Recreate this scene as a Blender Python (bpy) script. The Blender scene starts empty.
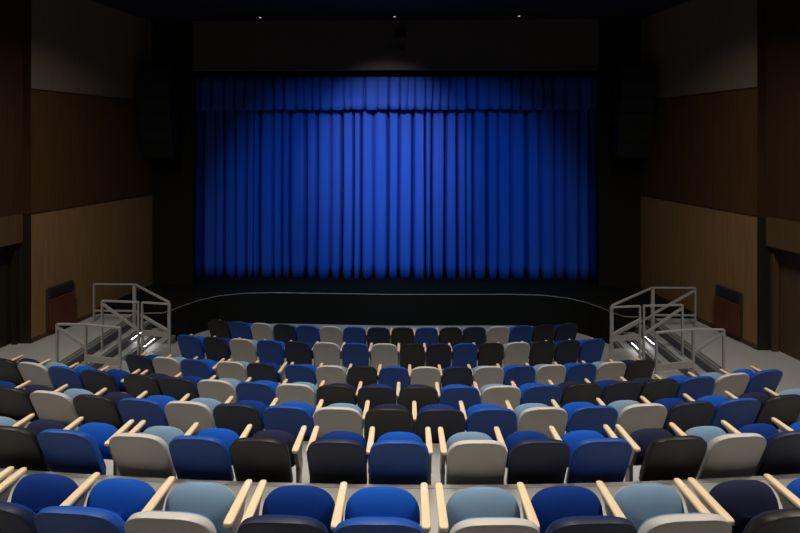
import bpy, bmesh, math, random
from mathutils import Vector, Matrix
random.seed(7)
scene = bpy.context.scene
COL = scene.collection

# ------------------------------------------------------------------ helpers
class MB:
    """collects verts / faces / material indices for ONE mesh object"""
    def __init__(s):
        s.v = []; s.f = []; s.m = []
    def add(s, verts, faces, mi=0):
        b = len(s.v)
        s.v += [tuple(p) for p in verts]
        for f in faces:
            s.f.append(tuple(b + i for i in f)); s.m.append(mi)
    def box(s, x0, x1, y0, y1, z0, z1, mi=0):
        s.add([(x0,y0,z0),(x1,y0,z0),(x1,y1,z0),(x0,y1,z0),(x0,y0,z1),(x1,y0,z1),(x1,y1,z1),(x0,y1,z1)],
              [(0,3,2,1),(4,5,6,7),(0,1,5,4),(1,2,6,5),(2,3,7,6),(3,0,4,7)], mi)
    def prism(s, poly, z0, z1, mi=0):
        """plan polygon extruded upward (any orientation; normals fixed on build)"""
        n = len(poly)
        s.add([(x,y,z0) for x,y in poly] + [(x,y,z1) for x,y in poly],
              [tuple(range(n-1,-1,-1)), tuple(range(n,2*n))] + [(i,(i+1)%n,n+(i+1)%n,n+i) for i in range(n)], mi)
    def bar(s, a, b, w, h=None, up=(0,0,1), mi=0):
        """square bar from a to b"""
        h = h or w
        a = Vector(a); b = Vector(b); d = (b-a).normalized(); u = Vector(up)
        if abs(d.dot(u)) > .98: u = Vector((0,1,0))
        r = d.cross(u).normalized(); u = r.cross(d).normalized()
        P = []
        for c in (a, b):
            for i, j in ((-1,-1),(1,-1),(1,1),(-1,1)):
                P.append(c + r*(i*w/2) + u*(j*h/2))
        s.add(P, [(3,2,1,0),(4,5,6,7),(0,1,5,4),(1,2,6,5),(2,3,7,6),(3,0,4,7)], mi)
    def tube(s, pts, r, n=10, mi=0):
        pts = [Vector(p) for p in pts]; rings = []
        for i, p in enumerate(pts):
            d = (pts[min(i+1,len(pts)-1)] - pts[max(i-1,0)]).normalized()
            u = Vector((0,0,1)) if abs(d.z) < .95 else Vector((0,1,0))
            a = d.cross(u).normalized(); b = a.cross(d)
            rings.append([p + (a*math.cos(2*math.pi*k/n) + b*math.sin(2*math.pi*k/n))*r for k in range(n)])
        F = []
        for i in range(len(rings)-1):
            for k in range(n):
                F.append((i*n+k, i*n+(k+1)%n, (i+1)*n+(k+1)%n, (i+1)*n+k))
        F.append(tuple(range(n-1,-1,-1))); F.append(tuple((len(rings)-1)*n+k for k in range(n)))
        s.add([p for R in rings for p in R], F, mi)
    def loops(s, rings, cap0=True, cap1=True, mi=0):
        n = len(rings[0]); F = []
        for i in range(len(rings)-1):
            for k in range(n):
                F.append((i*n+k, i*n+(k+1)%n, (i+1)*n+(k+1)%n, (i+1)*n+k))
        if cap0: F.append(tuple(range(n-1,-1,-1)))
        if cap1: F.append(tuple((len(rings)-1)*n+k for k in range(n)))
        s.add([p for R in rings for p in R], F, mi)
    def mesh(s, name, mats, smooth=False, bevel=0):
        me = bpy.data.meshes.new(name)
        me.from_pydata(s.v, [], s.f)
        for i, p in enumerate(me.polygons): p.material_index = s.m[i]
        for m in (mats if isinstance(mats, (list, tuple)) else [mats]): me.materials.append(m)
        bm = bmesh.new(); bm.from_mesh(me)
        if bevel:
            bmesh.ops.bevel(bm, geom=[e for e in bm.edges], offset=bevel, segments=2, profile=.5, affect='EDGES', clamp_overlap=True)
        bmesh.ops.recalc_face_normals(bm, faces=bm.faces)
        bm.to_mesh(me); bm.free()
        if smooth:
            me.shade_auto_smooth = None if False else None
        return me

def smooth_mesh(me, angle=40):
    bm = bmesh.new(); bm.from_mesh(me)
    for f in bm.faces: f.smooth = True
    for e in bm.edges:
        if len(e.link_faces) == 2 and e.calc_face_angle(0) > math.radians(angle): e.smooth = False
    bm.to_mesh(me); bm.free()
    return me

def link(name, me, parent=None):
    o = bpy.data.objects.new(name, me); COL.objects.link(o)
    if parent: o.parent = parent
    return o
def build(mb, name, mats, parent=None, smooth=0, bevel=0):
    me = MB.mesh(mb, name, mats, bevel=bevel)
    if smooth: smooth_mesh(me, smooth)
    return link(name, me, parent)
def tag(o, label=None, cat=None, group=None, kind=None):
    if label: o['label'] = label
    if cat: o['category'] = cat
    if group: o['group'] = group
    if kind: o['kind'] = kind
    return o
def struct(mb, name, mats, smooth=0, bevel=0):
    o = build(mb, name, mats, None, smooth, bevel); o['kind'] = 'structure'; return o
def empty(name, loc=(0,0,0), rz=0):
    o = bpy.data.objects.new(name, None); COL.objects.link(o)
    o.location = loc; o.rotation_euler = (0,0,rz); o.empty_display_size = .1
    return o
def copy_tree(o, parent=None):
    c = o.copy(); COL.objects.link(c)
    if parent: c.parent = parent
    for ch in list(o.children): copy_tree(ch, c)
    return c

# ------------------------------------------------------------------ materials
def srgb(r, g, b):
    return tuple(((c/255)/12.92 if c/255 <= .04045 else ((c/255+.055)/1.055)**2.4) for c in (r,g,b)) + (1,)
def mat(name, col, rough=.6, metal=0, spec=.4, noise=0, nscale=60, bump=0, sheen=0, emit=None, estr=0, stretch=None):
    m = bpy.data.materials.new(name); m.use_nodes = True
    nt = m.node_tree; b = nt.nodes['Principled BSDF']
    b.inputs['Base Color'].default_value = col
    b.inputs['Roughness'].default_value = rough
    b.inputs['Metallic'].default_value = metal
    b.inputs['Specular IOR Level'].default_value = spec
    if sheen:
        b.inputs['Sheen Weight'].default_value = sheen; b.inputs['Sheen Roughness'].default_value = .5
        b.inputs['Sheen Tint'].default_value = col
    if emit:
        b.inputs['Emission Color'].default_value = emit; b.inputs['Emission Strength'].default_value = estr
    if noise or bump:
        tc = nt.nodes.new('ShaderNodeTexCoord'); mp = nt.nodes.new('ShaderNodeMapping')
        if stretch: mp.inputs['Scale'].default_value = stretch
        nz = nt.nodes.new('ShaderNodeTexNoise'); nz.inputs['Scale'].default_value = nscale; nz.inputs['Detail'].default_value = 4
        nt.links.new(tc.outputs['Object'], mp.inputs['Vector']); nt.links.new(mp.outputs['Vector'], nz.inputs['Vector'])
        if noise:
            mx = nt.nodes.new('ShaderNodeMix'); mx.data_type = 'RGBA'
            a = tuple(c*(1-noise) for c in col[:3])+(1,); c2 = tuple(min(1,c*(1+noise)) for c in col[:3])+(1,)
            mx.inputs['A'].default_value = a; mx.inputs['B'].default_value = c2
            nt.links.new(nz.outputs['Fac'], mx.inputs['Factor']); nt.links.new(mx.outputs['Result'], b.inputs['Base Color'])
        if bump:
            bp = nt.nodes.new('ShaderNodeBump'); bp.inputs['Strength'].default_value = bump; bp.inputs['Distance'].default_value = .01
            nt.links.new(nz.outputs['Fac'], bp.inputs['Height']); nt.links.new(bp.outputs['Normal'], b.inputs['Normal'])
    return m
def wood(name, c1, c2, rough=.45, scale=(14,14,.5), nscale=2.2, spec=.3):
    m = bpy.data.materials.new(name); m.use_nodes = True
    nt = m.node_tree; b = nt.nodes['Principled BSDF']
    b.inputs['Roughness'].default_value = rough; b.inputs['Specular IOR Level'].default_value = spec
    tc = nt.nodes.new('ShaderNodeTexCoord'); mp = nt.nodes.new('ShaderNodeMapping'); mp.inputs['Scale'].default_value = scale
    nz = nt.nodes.new('ShaderNodeTexNoise'); nz.inputs['Scale'].default_value = nscale; nz.inputs['Detail'].default_value = 6; nz.inputs['Roughness'].default_value = .65
    cr = nt.nodes.new('ShaderNodeValToRGB')
    cr.color_ramp.elements[0].position = .3; cr.color_ramp.elements[0].color = c1
    cr.color_ramp.elements[1].position = .72; cr.color_ramp.elements[1].color = c2
    nt.links.new(tc.outputs['Object'], mp.inputs['Vector']); nt.links.new(mp.outputs['Vector'], nz.inputs['Vector'])
    nt.links.new(nz.outputs['Fac'], cr.inputs['Fac']); nt.links.new(cr.outputs['Color'], b.inputs['Base Color'])
    return m

M = {}
# seat colours: plastic back shell / fabric cushion
M['B_shell'] = mat('blue_shell', (.008,.060,.29,1), .5, spec=.3, bump=.05, nscale=250)
M['N_shell'] = mat('navy_shell', (.011,.017,.046,1), .5, spec=.3, bump=.05, nscale=250)
M['G_shell'] = mat('grey_shell', (.46,.435,.40,1), .45, spec=.4, bump=.05, nscale=250)
M['K_shell'] = mat('black_shell', (.012,.0105,.008,1), .45, spec=.35, bump=.05, nscale=250)
M['B_fab'] = mat('blue_fabric', (.005,.070,.38,1), .85, spec=.15, noise=.12, nscale=500, bump=.15, sheen=.15)
M['N_fab'] = mat('deep_blue_fabric', (.002,.027,.17,1), .85, spec=.15, noise=.12, nscale=500, bump=.15, sheen=.15)
M['G_fab'] = mat('pale_blue_fabric', (.155,.245,.345,1), .85, spec=.15, noise=.12, nscale=500, bump=.15, sheen=.1)
M['K_fab'] = mat('dark_indigo_fabric', (.014,.015,.045,1), .85, spec=.15, noise=.12, nscale=500, bump=.15, sheen=.15)
M['arm_wood'] = wood('maple_arm', (.58,.425,.25,1), (.69,.545,.36,1), .42, (30,2,30), 3)
M['steel'] = mat('grey_steel', (.30,.29,.28,1), .4, .5, noise=.1, nscale=20)
M['plate'] = mat('number_plate', (.70,.62,.55,1), .35, .1)
M['rail'] = mat('rail_metal', (.40,.38,.35,1), .4, .35, noise=.08, nscale=15)
M['floor'] = mat('grey_floor', (.30,.292,.275,1), .45, spec=.4, noise=.1, nscale=3)
M['riser'] = mat('dark_riser', (.15,.145,.135,1), .5, noise=.2, nscale=8)
M['groove'] = mat('dark_groove', (.02,.019,.017,1), .6, noise=.2, nscale=8)
M['nosing'] = mat('nosing_metal', (.22,.215,.20,1), .4, .4, noise=.1, nscale=12)
M['stage'] = mat('stage_black', (.006,.0056,.0036,1), .75, spec=.12, noise=.25, nscale=4)
M['black'] = mat('black_paint', (.012,.0105,.0045,1), .9, spec=.2, noise=.15, nscale=5)
M['header'] = mat('header_paint', (.07,.066,.062,1), .8, spec=.2, noise=.1, nscale=5)
M['ceiling'] = mat('ceiling_navy', (.010,.013,.03,1), .8, spec=.2, noise=.2, nscale=2)
M['trim'] = mat('edge_trim', (.22,.21,.185,1), .4, .3)
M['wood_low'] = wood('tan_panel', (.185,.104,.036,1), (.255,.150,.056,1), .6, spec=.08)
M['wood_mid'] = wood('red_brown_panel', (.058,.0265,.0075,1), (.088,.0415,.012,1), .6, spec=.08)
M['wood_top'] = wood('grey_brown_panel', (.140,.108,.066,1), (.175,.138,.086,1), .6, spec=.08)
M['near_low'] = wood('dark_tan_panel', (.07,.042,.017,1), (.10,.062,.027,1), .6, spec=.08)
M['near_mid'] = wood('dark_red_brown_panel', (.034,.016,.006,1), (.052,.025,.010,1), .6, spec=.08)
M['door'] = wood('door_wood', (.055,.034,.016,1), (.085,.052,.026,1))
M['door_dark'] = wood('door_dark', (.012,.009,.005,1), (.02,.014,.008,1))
M['vent_wood'] = wood('vent_panel', (.075,.022,.008,1), (.11,.034,.013,1))
M['vent_dark'] = mat('vent_grille', (.03,.024,.017,1), .6, noise=.2, nscale=30)
M['speaker'] = mat('speaker_black', (.009,.009,.0085,1), .6, noise=.3, nscale=60, bump=.2)
M['grille'] = mat('speaker_grille', (.006,.006,.006,1), .7, bump=.5, nscale=300)
M['lens'] = mat('lamp_lens', (.8,.8,.8,1), .3, emit=(1,.97,.92,1), estr=.45)
M['led'] = mat('led_lens', (.9,.9,.9,1), .3, emit=(.95,.97,1,1), estr=13)
def velvet(name):
    m = mat(name, (.022,.080,.40,1), .85, spec=.1, noise=.15, nscale=9, stretch=(1,1,.12), sheen=.1)
    return m
M['curtain'] = velvet('blue_velvet')

# ------------------------------------------------------------------ camera
CAMZ = 4.99
cam_d = bpy.data.cameras.new('camera'); cam = bpy.data.objects.new('camera', cam_d); COL.objects.link(cam)
cam.location = (.43, 0, CAMZ); cam.rotation_euler = (math.pi/2, 0, .02)
cam_d.sensor_width = 36; cam_d.sensor_fit = 'HORIZONTAL'; cam_d.lens = 450/800*36
cam_d.shift_y = -(266.5-139)/800
cam_d.clip_end = 100
scene.camera = cam

# ------------------------------------------------------------------ floors and tiers
LAND = .676
RISE = .169
CURVE = {1:(40,-.1), 2:(32,.15), 3:(28.5,.2), 4:(30,.1), 5:(28,.05), 6:(25,.1)}   # tier edges follow the row of seats below them
def arc(e, X, dy=0, k=36):
    R_, x0 = CURVE[e]; out = []
    for i in range(k+1):
        x = -X + 2*X*i/k
        out.append((x, EDGE[e] + dy + R_ - math.sqrt(R_*R_ - (x-x0)**2)))
    return out
EDGE = {1: 3.885, 2: 5.125, 3: 6.33, 4: 7.555, 5: 8.77, 6: 9.93}
YS = 10.95           # where the well meets the stage front
fl = MB(); fl.box(-9.5, 9.5, -6, 14.6, -.2, 0); struct(fl, 'floor', M['floor'])
def slab(poly, z0, z1, name):
    """tier of grey floor with a dark riser below a metal nosing"""
    mb = MB(); n = len(poly)
    mb.add([(x,y,z1) for x,y in poly], [tuple(range(n))], 0)
    mb.add([(x,y,z0) for x,y in poly] + [(x,y,z1) for x,y in poly], [(i,(i+1)%n,n+(i+1)%n,n+i) for i in range(n)], 1)
    me = mb.mesh(name, [M['floor'], M['riser']])
    o = link(name, me); o['kind'] = 'structure'
    return o
def well(xw, e, z0, z1, name, dy=0):
    a = arc(e, xw, dy)
    poly = [(-8.9,YS),(-8.9,-5.5),(8.9,-5.5),(8.9,YS),(xw,YS)] + a[::-1] + [(-xw,YS)]
    o = slab(poly, z0, z1, name)
    return o
def solid_tier(e, z0, z1, name):
    a = arc(e, 8.9)
    return slab([(-8.9,-5.5),(8.9,-5.5)] + a[::-1], z0, z1, name)
def nosing(pts, z, name, w=.045, h=.03):
    mb = MB()
    for a, b in zip(pts[:-1], pts[1:]):
        mb.bar((a[0],a[1],z-h/2+.004), (b[0],b[1],z-h/2+.004), w, h)
    return struct(mb, name, M['floor'])
well(5.31, 6, 0, RISE, 'floor_tier')
well(5.59, 5, RISE, 2*RISE, 'floor_tier')
well(5.87, 4, 2*RISE, 3*RISE, 'floor_tier', .02)
well(6.15, 4, 3*RISE, LAND, 'floor_tier')
solid_tier(3, LAND, 1.09, 'floor_tier')
solid_tier(2, 1.09, 1.52, 'floor_tier')
solid_tier(1, 1.52, 2.00, 'floor_tier')
for k, z in ((1,2.00),(2,1.52),(3,1.09)):
    nosing([(x,y-.02) for x,y in arc(k, 8.9)], z, 'trim_%d' % k, .04, .02)
# stair nosings along both sides of the front well (grey metal edge with a dark groove behind)
n = 4
for sx in (-1, 1):
    for j, xw in enumerate((6.15, 5.87, 5.59, 5.31)):
        z = LAND - j*RISE
        y0 = EDGE[4 if j < 2 else (5 if j == 2 else 6)] + xw*xw/54
        mb = MB()
        x = sx*(xw+.012)
        mb.box(min(x-.03,x+.03), max(x-.03,x+.03), y0, YS-.02, z-.028, z+.006, 0)
        xg = sx*(xw+.065)
        mb.box(xg-.011, xg+.011, y0, YS-.02, z-.004, z+.003, 1)
        if j == 0:
            xg = sx*(xw+.17)
            mb.box(xg-.012, xg+.012, y0, YS-.02, z-.004, z+.003, 1)
            xg = sx*(xw+.118)
            mb.box(xg-.03, xg+.03, y0, YS-.02, z-.004, z+.005, 0)
        struct(mb, 'trim_%d' % n, [M['nosing'], M['groove']]); n += 1

# ------------------------------------------------------------------ stage
STZ = .83
front = [(-5.95,10.6),(-5.45,10.64),(-5.30,10.88),(-5.18,11.15),(-4.97,11.5),(-4.6,11.82),(-4.0,12.04),(-3.2,12.1),(-2,12.07),(0,12.02)]
front = front + [(-x,y) for x,y in front[-2::-1]]
mb = MB()
poly = [(-5.95,YS)] + [p for p in front[2:-2]] + [(5.95,YS)] + [(7.2,YS),(7.2,17),(-7.2,17),(-7.2,YS)]
poly = [(-7.2,YS),(-5.42,YS)] + [p for p in front if p[1] > YS] + [(5.42,YS),(7.2,YS),(7.2,16.5),(-7.2,16.5)]
mb.prism(poly, 0, STZ)
st = struct(mb, 'floor_stage', M['stage'])
mb = MB(); mb.tube([(x,y,STZ+.004) for x,y in front], .011, 8); struct(mb, 'trim_%d' % n, M['trim'], smooth=60); n += 1
# side landings run on past the well up to the side walls and the stage wall
for sx in (-1, 1):
    mb = MB()
    xs = sorted((sx*5.5, sx*7.6))
    mb.box(xs[0], xs[1], YS+.001, 12.72, STZ, STZ+.004)
    struct(mb, 'floor_landing', M['stage'])

# ------------------------------------------------------------------ walls
CEIL = 8.36
Z1, Z2 = 3.41, 6.05
def wallx(y): return 7.55 - (y-9.35)*.1845
def side_wall(sx, name):
    mb = MB()
    def seg(ya, yb, off, gapz=None, near=0):
        xa, xb = wallx(ya)+off, wallx(yb)+off
        for (za, zb, mi) in ((0,Z1,0),(Z1,Z2,1),(Z2,CEIL+.1,2)):
            poly = [(sx*xa,ya),(sx*xb,yb),(sx*(xb+.5),yb),(sx*(xa+.5),ya)]
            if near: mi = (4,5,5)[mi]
            if za == 0 and gapz:
                mb.prism(poly, gapz, zb, mi)
            else:
                ins = .012 if mi == 2 else 0
                poly = [(sx*(xa+ins),ya),(sx*(xb+ins),yb),(sx*(xb+.5),yb),(sx*(xa+.5),ya)]
                mb.prism(poly, za, zb, mi)
    seg(9.35, 12.75, 0)
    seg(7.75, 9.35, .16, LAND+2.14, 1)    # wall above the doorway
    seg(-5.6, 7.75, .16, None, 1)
    xa = wallx(9.35)
    mb.box(min(sx*xa, sx*(xa+.5)), max(sx*xa, sx*(xa+.5)), 9.33, 9.352, LAND, Z1, 3)
    mb.box(min(sx*xa, sx*(xa+.5)), max(sx*xa, sx*(xa+.5)), 9.33, 9.352, Z1, CEIL, 5)   # thin slabs darken the wall end, shade put into their colour
    # thin dark rails between the panel bands
    for z in (Z1, Z2):
        mb.bar((sx*(wallx(9.35)-.002),9.35,z), (sx*(wallx(12.75)-.002),12.75,z), .014, .016, mi=3)
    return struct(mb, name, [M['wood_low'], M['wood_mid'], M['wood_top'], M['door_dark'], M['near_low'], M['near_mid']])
side_wall(-1, 'wall_left'); side_wall(1, 'wall_right')
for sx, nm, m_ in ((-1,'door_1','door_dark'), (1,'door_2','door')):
    # paired door leaves, set back in the reveal
    mb = MB()
    mb.prism([(sx*(wallx(7.76)+.40),7.76),(sx*(wallx(9.34)+.40),9.34),(sx*(wallx(9.34)+.46),9.34),(sx*(wallx(7.76)+.46),7.76)], LAND, LAND+2.13)
    ym = 8.55
    mb.bar((sx*(wallx(ym)+.392),ym,LAND+.01),(sx*(wallx(ym)+.392),ym,LAND+2.12), .03, .02)
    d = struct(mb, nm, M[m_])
    mb = MB()
    for yy in (8.38, 8.72):
        xx = sx*(wallx(yy)+.36)
        mb.tube([(xx+sx*.04,yy,LAND+.85),(xx,yy,LAND+.87),(xx,yy,LAND+1.25),(xx+sx*.04,yy,LAND+1.27)], .012, 8)
    build(mb, 'door_handle', M['steel'], d, smooth=60)
    mb = MB()
    for yy in (7.73, 9.30):
        mb.bar((sx*(wallx(yy)+.30),yy,LAND),(sx*(wallx(yy)+.30),yy,LAND+2.14), .12, .06)
    mb.bar((sx*(wallx(7.73)+.30),7.73,LAND+2.11),(sx*(wallx(9.3)+.30),9.3,LAND+2.11), .12, .06)
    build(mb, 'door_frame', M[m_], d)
# skirting on the side walls
for sx, nm in ((-1,'baseboard_left'), (1,'baseboard_right')):
    mb = MB()
    mb.bar((sx*(wallx(9.35)-.008),9.35,LAND+.05),(sx*(wallx(12.75)-.008),12.75,LAND+.05), .016, .1)
    struct(mb, nm, M['door'])
# proscenium wall
OPX, OPZ = 5.76, 6.98
mb = MB()
mb.box(-8.2, -OPX, 12.75, 12.92, 0, CEIL+.1); mb.box(OPX, 8.2, 12.75, 12.92, 0, CEIL+.1)
struct(mb, 'wall_front', M['black'])
mb = MB(); mb.box(-OPX, OPX, 12.75, 12.9, OPZ, CEIL+.1); struct(mb, 'wall_header', M['header'])
mb = MB(); mb.box(-OPX, OPX, 12.73, 12.91, OPZ-.03, OPZ+.012); mb.box(-OPX, OPX, 12.735, 12.75, OPZ+.05, OPZ+.062)
struct(mb, 'trim_%d' % n, M['header']); n += 1
mb = MB(); mb.box(-7.6, 7.6, 16.4, 16.5, STZ, CEIL); struct(mb, 'wall_stage', M['black'])
mb = MB()
for sx in (-1,1): mb.box(sx*7.4-.05, sx*7.4+.05, 12.92, 16.4, STZ, CEIL)
struct(mb, 'wall_wing', M['black'])
mb = MB(); mb.box(-9.5, 9.5, -5.8, -5.5, 0, CEIL+.1); struct(mb, 'wall_back', M['wood_mid'])
mb = MB(); mb.box(-9.5, 9.5, -5.8, 16.5, CEIL, CEIL+.12)
struct(mb, 'ceiling', M['ceiling'])

# ------------------------------------------------------------------ curtain
def drape(x0, x1, z0, z1, y, name, label, cat, seed, nz, hem, hemdepth=0, fold=(.17,.48), depth=.22, thick=.02):
    rnd = random.Random(seed)
    xs = [x0]
    while xs[-1] < x1 - .15: xs.append(xs[-1] + rnd.uniform(*fold))
    xs[-1] = x1
    amp = [rnd.uniform(.55, 1.0)*depth for _ in xs]
    wob = [rnd.uniform(-.035,.035) for _ in xs]; ph = [rnd.uniform(0,6.28) for _ in xs]
    skew = [rnd.uniform(.75,1.35) for _ in xs]; sub = [rnd.uniform(0,.3) for _ in xs]
    per = 20
    gro = [rnd.choice((.08,.2,.32,.42,.5))*(1 if depth > .15 else .28) for _ in xs]
    rings = []
    for iz in range(nz+1):
        t = iz/nz
        row = []
        b = [xs[i] + (0 if i in (0,len(xs)-1) else wob[i]*math.sin(ph[i] + 2.2*(1-t))*(1.2-t)) for i in range(len(xs))]
        for i in range(len(xs)-1):
            for k in range(per):
                u = k/per
                us = u**skew[i]
                s_ = math.sin(math.pi*us)
                prof = s_**.32*(1-sub[i]*(math.sin(2*math.pi*us*1.0+ph[i])**2)*.5)
                x = b[i] + (b[i+1]-b[i])*u
                yy = y - amp[i]*prof*(.75+.35*(1-t)) + gro[i]*max(0,1-k/3.4) + gro[min(i+1,len(xs)-1)]*max(0,1-(per-k)/3.4)
                zb = z0 + (hem*math.sin(i*1.7+ph[i]) if hem else 0) - hemdepth*s_
                z = zb + (z1-zb)*t
                row.append((x, yy, z))
        row.append((x1, y, z0 + (z1-z0)*t))
        rings.append(row)
    nC = len(rings[0])
    V = [p for r in rings for p in r]; F = []
    for j in range(nz):
        for i in range(nC-1):
            F.append((j*nC+i, j*nC+i+1, (j+1)*nC+i+1, (j+1)*nC+i))
    mb = MB(); mb.add(V, F)
    me = mb.mesh(name, M['curtain'])
    for p in me.polygons: p.use_smooth = True
    o = link(name, me)
    md = o.modifiers.new('thickness', 'SOLIDIFY'); md.thickness = thick; md.offset = 0
    return tag(o, label, cat)
drape(-6.0, 6.0, STZ+.014, 6.7, 13.50, 'stage_curtain', 'wide royal blue pleated curtain closing the stage opening', 'curtain', 3, 14, .012)
drape(-6.0, 6.0, 5.86, 6.80, 13.16, 'valance', 'short blue pleated valance hanging above the long stage curtain', 'valance', 11, 5, .012, .02, fold=(.20,.40), depth=.11)
mb = MB(); mb.box(-6.0, 6.0, 13.32, 13.35, 6.73, 6.80)
tag(build(mb, 'curtain_batten', M['black']), 'black batten along the top of the blue valance', 'batten')

# ------------------------------------------------------------------ seats
def rrect(hw_t, hw_b, z0, z1, rt, rb, n=8):
    """outline (x,z), rounded, counter-clockwise; separate half widths at top and bottom"""
    P = []
    for cx, cz, r, a0, hw in ((1,z1,rt,0,hw_t), (-1,z1,rt,90,hw_t), (-1,z0,rb,180,hw_b), (1,z0,rb,270,hw_b)):
        rz = r
        X = cx*(hw - r); Zc = cz - r if cz == z1 else cz + r
        for k in range(n+1):
            a = math.radians(a0 + 90*k/n)
            P.append((X + r*math.cos(a), Zc + rz*math.sin(a)))
    return P
def dome(hw_t, hw_b, z0, z1, ht, e, rb, n=8):
    """outline with an arched (superellipse) top and rounded bottom corners"""
    P = []; zc = z1-ht; m = 2*n+6
    for k in range(m+1):
        a = math.pi*k/m; c, sn = math.cos(a), math.sin(a)
        P.append((hw_t*math.copysign(abs(c)**(2/e), c), zc + ht*abs(sn)**(2/e)))
    for cx, a0 in ((-1,180),(1,270)):
        for k in range(n+1):
            a = math.radians(a0+90*k/n)
            P.append((cx*(hw_b-rb)+rb*math.cos(a), z0+rb+rb*math.sin(a)))
    return P
def pad(outline, layers, surf):
    """loops of the outline, inset and set at a depth: layers = [(inset, depth)], surf(x,z,depth)->(x,y,z)"""
    xs = [p[0] for p in outline]; zs = [p[1] for p in outline]
    cx, cz = (max(xs)+min(xs))/2, (max(zs)+min(zs))/2
    hw, hh = (max(xs)-min(xs))/2, (max(zs)-min(zs))/2
    rings = []
    for ins, dep in layers:
        fx, fz = max(.02,(hw-ins)/hw), max(.02,(hh-ins)/hh)
        rings.append([surf(cx+(x-cx)*fx, cz+(z-cz)*fz, dep) for x, z in outline])
    mb = MB(); mb.loops(rings); return mb
BB = .31                     # top and bottom of the backrest
def back_surf(hw, BT):
    def s(x, z, d):
        return (x, (BT-z)*.38 + d - .065 + .022*(x/hw)**2, z)
    return s
SEAT = {}
def seat_meshes(row, w):
    hw = .480*w
    BT = .878 if row == 1 else .90
    o1 = dome(hw*.985, hw*.97, BB, BT, .21, 2.9, .08)
    t = .056
    sh = pad(o1, [(hw*.95,.006),(.12,.004),(.06,.0022),(.03,.001),(.008,.0015),(.002,.004),(.0,.009),(.0,t-.012),(.004,t-.004),(.02,t)], back_surf(hw, BT))
    o2 = dome(hw*.92, hw*.92, BB+.03, BT-.03, .20, 2.9, .07)
    cu = pad(o2, [(.01,t-.004),(.0,t+.012),(.008,t+.03),(.03,t+.042),(.09,t+.05),(hw*.95,t+.052)], back_surf(hw, BT))
    # tipped up seat: cushion faces the backrest, pan faces the stage
    sw = .446*w
    sz0, sz1 = .375, (.735 if row == 1 else .705)
    def ss(x, z, d):
        return (x, .30 + (z-sz0)*.10 + d + .02*(x/sw)**2*((z-sz0)/(sz1-sz0)), z - d*.2)
    o3 = dome(sw, sw*.97, sz0, sz1, .20, 2.5, .06, 9)
    sc = pad(o3, [(sw*.95,-.014),(.19,-.011),(.14,-.004),(.095,.008),(.058,.024),(.028,.043),(.009,.062),(.0,.078),(.003,.086),(.012,.09)], ss)
    o4 = dome(sw*.975, sw*.95, sz0-.005, sz1-.01, .195, 2.5, .06, 9)
    sp = pad(o4, [(.012,.084),(.0,.090),(.0,.10),(.01,.112),(.04,.122),(sw*.95,.126)], ss)
    def arm():
        mb = MB(); rings = []
        L0, L1, hw_, th = .17, .535, .030, .032
        n = 14
        # bar with rounded ends, slightly narrower toward the front
        stations = [(L0,.45),(L0+.003,.68),(L0+.009,.86),(L0+.02,.98),(L0+.035,1.02),(.30,.98),(.42,.93),(L1-.03,.88),(L1-.013,.80),(L1-.004,.6),(L1,.4)]
        for y, f in stations:
            ww = max(.004, hw_*f); hh = th/2*max(.25, min(1,f+.25)); r = []
            for k in range(16):
                a = 2*math.pi*k/16
                c, s = math.cos(a), math.sin(a)
                r.append((ww*math.copysign(abs(c)**.42,c), y, .648 + hh*math.copysign(abs(s)**.55,s)))
            rings.append(r)
        mb.loops(rings); return mb
    def standard():
        mb = MB(); fz = .015 if row == 1 else 0
        prof = [(.20,0),(.50,0),(.50,.014),(.40,.03),(.365,.10),(.36,.30),(.395,.37),(.40,.43),(.36,.50),(.42,.60),(.50,.634),(.20,.634),(.205,.60),(.25,.50),(.285,.42),(.285,.10),(.26,.03),(.20,.014)]
        prof = [(y, z+fz if z < .05 else z) for y, z in prof]
        n_ = len(prof); t_ = .017
        mb.add([(-t_,y,z) for y,z in prof]+[(t_,y,z) for y,z in prof],
               [tuple(range(n_-1,-1,-1)), tuple(range(n_,2*n_))]+[(i,(i+1)%n_,n_+(i+1)%n_,n_+i) for i in range(n_)])
        # pivot boss and bracket to the back
        mb.tube([(-.022,.335,.40),(.022,.335,.40)], .04, 12)
        return mb
    S = {}
    for c in 'BNGK':
        S[c] = (smooth_mesh(sh.mesh('backrest_shell', M[c+'_shell']), 50), smooth_mesh(cu.mesh('backrest_cushion', M[c+'_fab']), 50),
                smooth_mesh(sc.mesh('seat_cushion', M[c+'_fab']), 50), smooth_mesh(sp.mesh('seat_pan', M[c+'_shell']), 50))
    S['arm'] = smooth_mesh(arm().mesh('armrest', M['arm_wood']), 50)
    S['std'] = standard().mesh('standard', M['steel'], bevel=0)
    pm = MB(); pm.prism([(.012*math.cos(a*.5236), .485+.028*math.sin(a*.5236)) for a in range(12)], .6625, .6645)
    S['plate'] = pm.mesh('number_plate', M['plate'])
    return S
COLNAME = {'B':'bright blue', 'N':'navy', 'G':'light grey', 'K':'black'}
ORD = ['', 'first','second','third','fourth','fifth','sixth','seventh','eighth','ninth','tenth','eleventh','twelfth']
ROWNAME = {7:'front row', 6:'second row from stage', 5:'third row from stage', 4:'fourth row from stage', 3:'fifth row from stage', 2:'sixth row from stage', 1:'nearest row'}
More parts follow.
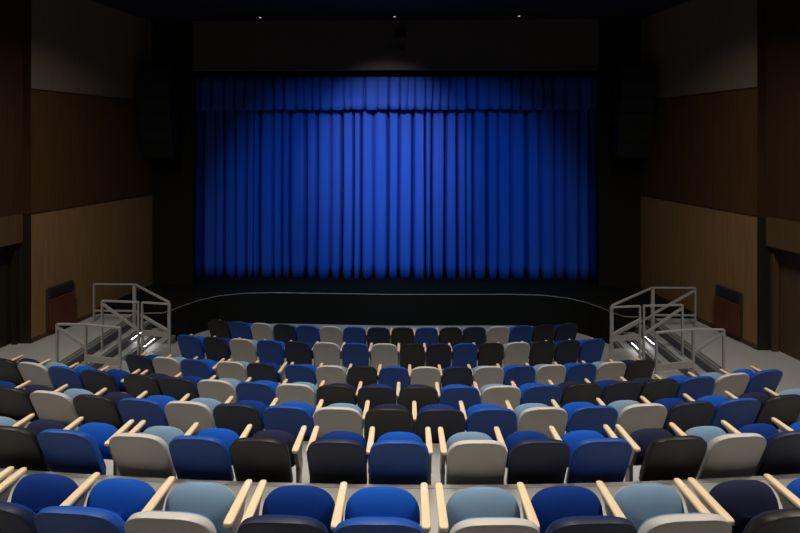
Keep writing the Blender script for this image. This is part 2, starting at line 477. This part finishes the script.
# per row: floor height, depth on the axis, radius of curve, seat width, seats (x along the row, colour), gaps after seat index
# per row: floor height, depth on the axis, radius of the curve, seat width, vertex of the curve,
# first seat along the curve, colours from left to right, wider gaps (twin armrests) after these seats
ROWS = {
 1: (1.985, 2.54, 32, 0.5550, .05, -2.789, 'BNBGNBGNGKB', (0,3,5,8), 0.111),
 2: (1.52, 3.86, 40, 0.5463, -.1, -3.640, 'GKBGBKNBGNBKGNB', (2,5,7,10), 0.131),
 3: (1.09, 5.04, 32, 0.5839, .15, -5.201, 'NKGKBGNBGKNBGBGNBKG', (), 0.000),
 4: (LAND, 6.24, 28.5, 0.5811, .2, -6.180, 'KGBNKNGBGKNKBGBKNKBGB', (3,), 0.151),
 5: (2*RISE, 7.44, 30, 0.5296, .1, -4.428, 'NGBGNBGKBGNGBGBGK', (2,4), 0.135),
 6: (RISE, 8.65, 28, 0.5415, .05, -4.073, 'BNGBNGBGKNBKGKNB', (), 0.000),
 7: (0.0, 9.79, 25, 0.5277, .1, -4.033, 'KBGNBGBNKBKNGBKN', (), 0.000),
}
def row_s(row):
    z, y0, R_, w, x0, s0, cols, gaps, g = ROWS[row]
    ss = [s0]
    for i in range(len(cols)-1):
        step = w + (g if i in gaps else 0)
        if row == 6: step = .568 if i < 7 else (.541 if i == 7 else .514)
        ss.append(ss[-1] + step)
    return ss

def make_seat(S, c, left_arm, w, plate=False):
    r = empty('theatre_seat')
    for nm, me in zip(('backrest_shell','backrest_cushion','seat_cushion','seat_pan'), S[c]): link(nm, me, r)
    for sx in ([1,-1] if left_arm else [1]):
        a = link('armrest', S['arm'], r); a.location = (sx*w/2, 0, 0)
        s = link('standard', S['std'], r); s.location = (sx*w/2, 0, 0)
        if plate and sx == 1: link('number_plate', S['plate'], a)
    return r
seat_count = 0
for row in range(1, 8):
    z, y0, R, w, x0, s0, cols, gaps, g_ = ROWS[row]
    S = S_wide = seat_meshes(row, w)
    S_slim = seat_meshes(row, .514) if row == 6 else None   # the right half of this row has slimmer seats
    xs = row_s(row); nS = len(xs); assert nS == len(cols), (row, nS, len(cols))
    proto = {}
    for i, (x, c) in enumerate(zip(xs, cols)):
        left = i == 0 or (i-1) in gaps
        plate = row <= 2 and (i in gaps or i == 4)
        slim = row == 6 and i >= 8
        S = S_slim if slim else S_wide
        key = (c, left, plate, slim)
        if key not in proto:
            proto[key] = o = make_seat(S, c, left, .514 if slim else w, plate)
        else:
            o = copy_tree(proto[key])
        th = x/R
        o.location = (x0 + R*math.sin(th), y0 + R*(1-math.cos(th)), z); o.rotation_euler = (0,0,th)
        nl = COLNAME[cols[i-1]].split()[-1] if i else None
        nr = COLNAME[cols[i+1]].split()[-1] if i < nS-1 else None
        if i == 0: pos = 'beside a %s one, leftmost in the %s' % (nr, ROWNAME[row])
        elif i == nS-1: pos = 'beside a %s one, rightmost in the %s' % (nl, ROWNAME[row])
        else:
            k = i+1; side = 'left'
            if nS-i < k: k = nS-i; side = 'right'
            btw = ('between two %s ones' % nl) if nl == nr else ('between %s and %s' % (nl, nr))
            pos = '%s, %s from %s, %s' % (btw, ORD[k], side, ROWNAME[row])
        tag(o, '%s tip-up seat %s' % (COLNAME[c], pos), 'theatre seat', 'theatre seats in the ' + ROWNAME[row])
        seat_count += 1

# ------------------------------------------------------------------ guard rails round the side stairs
RT = 1.56
def surf_z(ax, y):
    """floor level at |x| on the side stairs"""
    if y > YS: return STZ
    if ax > 6.15: return LAND
    if ax > 5.87: return 3*RISE
    if ax > 5.59: return 2*RISE
    if ax > 5.31: return RISE
    return 0.0
def guard_rail(sx, pts, diags=(), boards=(), mids=(), label='', posts_w=.036, thick=()):
    """pts = [(|x|, y)], posts at each; top rail along them"""
    a0 = pts[0]
    r = empty('guard_rail', (sx*a0[0], a0[1], surf_z(*a0)))
    off = Vector(r.location)
    def P(ax, y, z): return Vector((sx*ax, y, z)) - off
    mb = MB()
    for a, b in zip(pts[:-1], pts[1:]):
        mb.bar(P(a[0],a[1],RT), P(b[0],b[1],RT), .042, .03)
    build(mb, 'top_rail', M['rail'], r)
    for i, a in enumerate(pts):
        pw = .075 if i in thick else posts_w
        mb = MB(); zb = surf_z(*a)
        mb.bar(P(a[0],a[1],zb), P(a[0],a[1],RT), pw, posts_w)
        po = build(mb, 'post', M['rail'], r)
        mb = MB(); c = P(a[0],a[1],zb); mb.box(c.x-.032, c.x+.032, c.y-.05, c.y+.05, c.z, c.z+.012)
        build(mb, 'foot_plate', M['steel'], po)
    for a, za, b, zb in diags:
        mb = MB(); mb.bar(P(a[0],a[1],za), P(b[0],b[1],zb), .035, .045); build(mb, 'diagonal_brace', M['rail'], r)
    for a, b, za, zb in boards:
        mb = MB(); mb.bar(P(a[0],a[1],(za+zb)/2), P(b[0],b[1],(za+zb)/2), .022, zb-za); build(mb, 'toe_board', M['rail'], r)
    for a, b, zz in mids:
        mb = MB(); mb.bar(P(a[0],a[1],zz), P(b[0],b[1],zz), .035, .035); build(mb, 'lower_rail', M['rail'], r)
    return tag(r, label, 'guard rail', 'guard rails around the side stairs')
for sx, sd in ((-1,'left'), (1,'right')):
    A,B,C_ = (6.09,8.21),(5.54,8.20),(4.81,8.06)
    guard_rail(sx, [A,B,C_], diags=[(A,RT-.05,B,1.14)], boards=[(B,C_,.88,1.0)],
               label='grey metal guard rail nearest the seats on the %s side stairs' % sd)
    A,B = (6.08,9.42),(5.255,9.35)
    guard_rail(sx, [A,B], diags=[(A,RT-.06,B,.97)],
               label='middle grey guard rail with long diagonal brace on %s side stairs' % sd)
    A,B = (5.17,9.34),(4.54,9.25)
    guard_rail(sx, [A,B], diags=[(A,1.28,B,.99)], boards=[(A,B,.87,.98)],
               label='small square grey guard rail with toe board at foot of %s stairs' % sd)
    A,B,C_ = (7.02,10.5),(6.05,10.5),(4.62,9.36)
    guard_rail(sx, [A,B,C_], diags=[(A,RT-.05,B,.95)] if sx > 0 else [], mids=[(A,B,.93),(B,C_,.92)], thick=(1,),
               label='angled grey guard rail between stage and %s wall, farthest from the seats' % sd)
    # lit strips under the stair nosings
    for j, (xw, ya, yb, lab) in enumerate(((5.87,10.08,10.46,'upper'),(5.59,10.1,10.5,'middle'),(5.31,10.2,10.5,'lowest'))):
        zt = LAND - (j+1)*RISE
        t = empty('step_light', (sx*(xw-.012), (ya+yb)/2, zt-.05)); h = (yb-ya)/2
        mb = MB(); mb.box(-.012,.012,-h-.01,h+.01,.004,.022); build(mb, 'housing', M['nosing'], t)
        mb = MB(); mb.box(-.009,.009,-h,h,-.008,.004); build(mb, 'lens', M['led'], t)
        tag(t, 'white lit strip under the %s step nosing of the %s side stairs' % (lab, sd), 'step light', 'lit strips on the side stairs')

# ------------------------------------------------------------------ wall vents
for sx, sd in ((-1,'left'), (1,'right')):
    ya, yb = 9.66, 10.26
    ang = math.atan2(-.1845, 1)
    r = empty('wall_heater', (sx*wallx(ya), ya, LAND+.12), 0)
    xd = -sx*.1845*(yb-ya)/(yb-ya)
    def hp(t, out, z):    # along wall t (m in y), out from wall
        return (sx*(-.1845*t - out), t, z)
    def hbox(mb, t0, t1, o0, o1, z0, z1, mi=0):
        P = [hp(t0,o0,z0),hp(t1,o0,z0),hp(t1,o1,z0),hp(t0,o1,z0),hp(t0,o0,z1),hp(t1,o0,z1),hp(t1,o1,z1),hp(t0,o1,z1)]
        mb.add(P, [(0,3,2,1),(4,5,6,7),(0,1,5,4),(1,2,6,5),(2,3,7,6),(3,0,4,7)], mi)
    L = yb-ya
    mb = MB(); hbox(mb, 0, L, 0, .05, 0, .93); build(mb, 'case', M['vent_dark'], r)
    mb = MB(); hbox(mb, .02, L-.0, .05, .085, .0, .67); build(mb, 'front_panel', M['vent_wood'], r)
    mb = MB()
    for k in range(6): hbox(mb, .04, L-.04, .05, .062, .72+k*.033, .735+k*.033)
    build(mb, 'grille', M['vent_dark'], r)
    tag(r, 'low red-brown heater cover with dark grille on the %s side wall' % sd, 'heater', 'wall heaters')

# ------------------------------------------------------------------ loudspeaker columns beside the stage opening
for sx, sd in ((-1,'left'), (1,'right')):
    r = empty('loudspeaker', (sx*6.45, 12.15, 4.4))
    zz = 2.5; tilt = 0
    yoff = 0
    for k in range(6):
        h = .40
        mb = MB()
        ca, sa = math.cos(tilt), math.sin(tilt)
        P = []
        for (y, z) in ((-.22,-h/2),( .22,-h/2*.8),(.22,h/2*.8),(-.22,h/2)):
            yy = y*ca - z*sa + yoff; z2 = y*sa + z*ca + zz - h/2
            P.append((yy, z2))
        mb.add([(-.44,y,z) for y,z in P]+[(.44,y,z) for y,z in P], [(3,2,1,0),(4,5,6,7)]+[(i,(i+1)%4,4+(i+1)%4,4+i) for i in range(4)])
        b = build(mb, 'cabinet', M['speaker'], r, bevel=.012)
        mb = MB(); q = [Vector((0,P[0][0],P[0][1])), Vector((0,P[3][0],P[3][1]))]
        mb.bar(q[0]+Vector((0,-.008,.03)), q[1]+Vector((0,-.008,-.03)), .82, .012)
        build(mb, 'grille', M['grille'], b)
        zz -= h*math.cos(tilt)*.985; yoff += math.sin(tilt)*h; tilt += .055
    mb = MB(); mb.box(-.42,.42,-.2,.2,2.51,2.55)
    for x_ in (-.3,.3): mb.tube([(x_,0,2.54),(x_,0,CEIL-4.4)], .012, 6)
    build(mb, 'rigging', M['speaker'], r)
    tag(r, 'black hanging column loudspeaker at the %s edge of the stage opening' % sd, 'loudspeaker', 'loudspeakers beside the stage')

# ------------------------------------------------------------------ small fittings above the stage
for x_, lab in ((-3.63,'left'), (.04,'middle'), (3.40,'right')):
    r = empty('ceiling_spotlight', (x_, 12.2, CEIL))
    mb = MB(); mb.tube([(0,0,-.001),(0,0,-.05)], .05, 14); build(mb, 'housing', M['black'], r, smooth=50)
    mb = MB(); mb.tube([(0,0,-.048),(0,0,-.062)], .03, 14); build(mb, 'lens', M['lens'], r, smooth=50)
    tag(r, 'tiny lit ceiling spotlight above the stage header, %s of three' % lab, 'spotlight', 'ceiling spotlights above the stage')
r = empty('projector_bracket', (.18, 12.756, 7.95))
mb = MB(); mb.box(-.16,.16,-.22,0,-.09,.07); build(mb, 'body', M['speaker'], r, bevel=.01)
mb = MB(); mb.tube([(-.06,-.24,-.01),(-.06,-.2,-.01)], .04, 12); build(mb, 'lens_barrel', M['black'], r, smooth=50)
mb = MB(); mb.bar((.08,-.1,.07),(.08,-.02,.12),.03); build(mb, 'arm', M['black'], r)
tag(r, 'small dark box fitting fixed high on the middle of the stage header', 'fitting')
r = empty('dome_sensor', (.24, 12.756, 7.56))
mb = MB(); mb.tube([(0,0,0),(0,-.05,0)], .075, 16); build(mb, 'base', M['speaker'], r, smooth=40)
mb = MB(); rings = []
for k in range(6):
    a = k/5*1.5; rings.append([(.065*math.cos(a)*math.cos(t*math.pi/8), -.05-.065*math.sin(a), .065*math.cos(a)*math.sin(t*math.pi/8)) for t in range(16)])
mb.loops(rings); build(mb, 'dome', M['black'], r, smooth=60)
tag(r, 'small round dark sensor on the stage header below the box fitting', 'sensor')

# ------------------------------------------------------------------ lights
def spot(name, loc, target, power, size_deg, blend=.6, radius=.15, col=(1,1,1)):
    l = bpy.data.lights.new(name, 'SPOT'); l.energy = power; l.spot_size = math.radians(size_deg); l.spot_blend = blend
    l.shadow_soft_size = radius; l.color = col
    o = bpy.data.objects.new(name, l); COL.objects.link(o); o.location = loc
    o.rotation_euler = (Vector(target)-Vector(loc)).to_track_quat('-Z','Y').to_euler()
    return o
WARM = (1,.93,.84)
for sx in (-1,1):
    for y, p in ((1.6,300),(3.6,950),(6.0,700),(8.6,180)):
        spot('house_downlight', (sx*5.6, y, CEIL-.1), (sx*5.6, y, 0), p, 130, 1.0, .25, WARM)
for y, p in ((2.9,1250),(5.5,600),(7.6,700),(9.4,280)):
    spot('house_downlight', (0, y, CEIL-.1), (0, y-.4, 0), p, 100, .9, .7, WARM)
# front-of-house lamps on the curtain
BLUE = (.07,.52,1)
for sx in (-1,1):
    spot('stage_spot', (sx*2.2, 5.5, CEIL-.15), (sx*1.85, 13.3, 2.75), 1500, 53, 1.0, .1, BLUE)
spot('stage_spot', (-.2, 7.0, CEIL-.15), (-.2, 13.3, 4.45), 2000, 45, 1.0, .05, (1,.73,.85))
w = bpy.data.worlds.new('world'); scene.world = w; w.use_nodes = True
w.node_tree.nodes['Background'].inputs['Color'].default_value = (.5,.5,.55,1)
w.node_tree.nodes['Background'].inputs['Strength'].default_value = .0
scene.view_settings.view_transform = 'Standard'; scene.view_settings.look = 'None'
scene.view_settings.gamma = 1; scene.view_settings.use_curve_mapping = False
scene.view_settings.exposure = 0.0
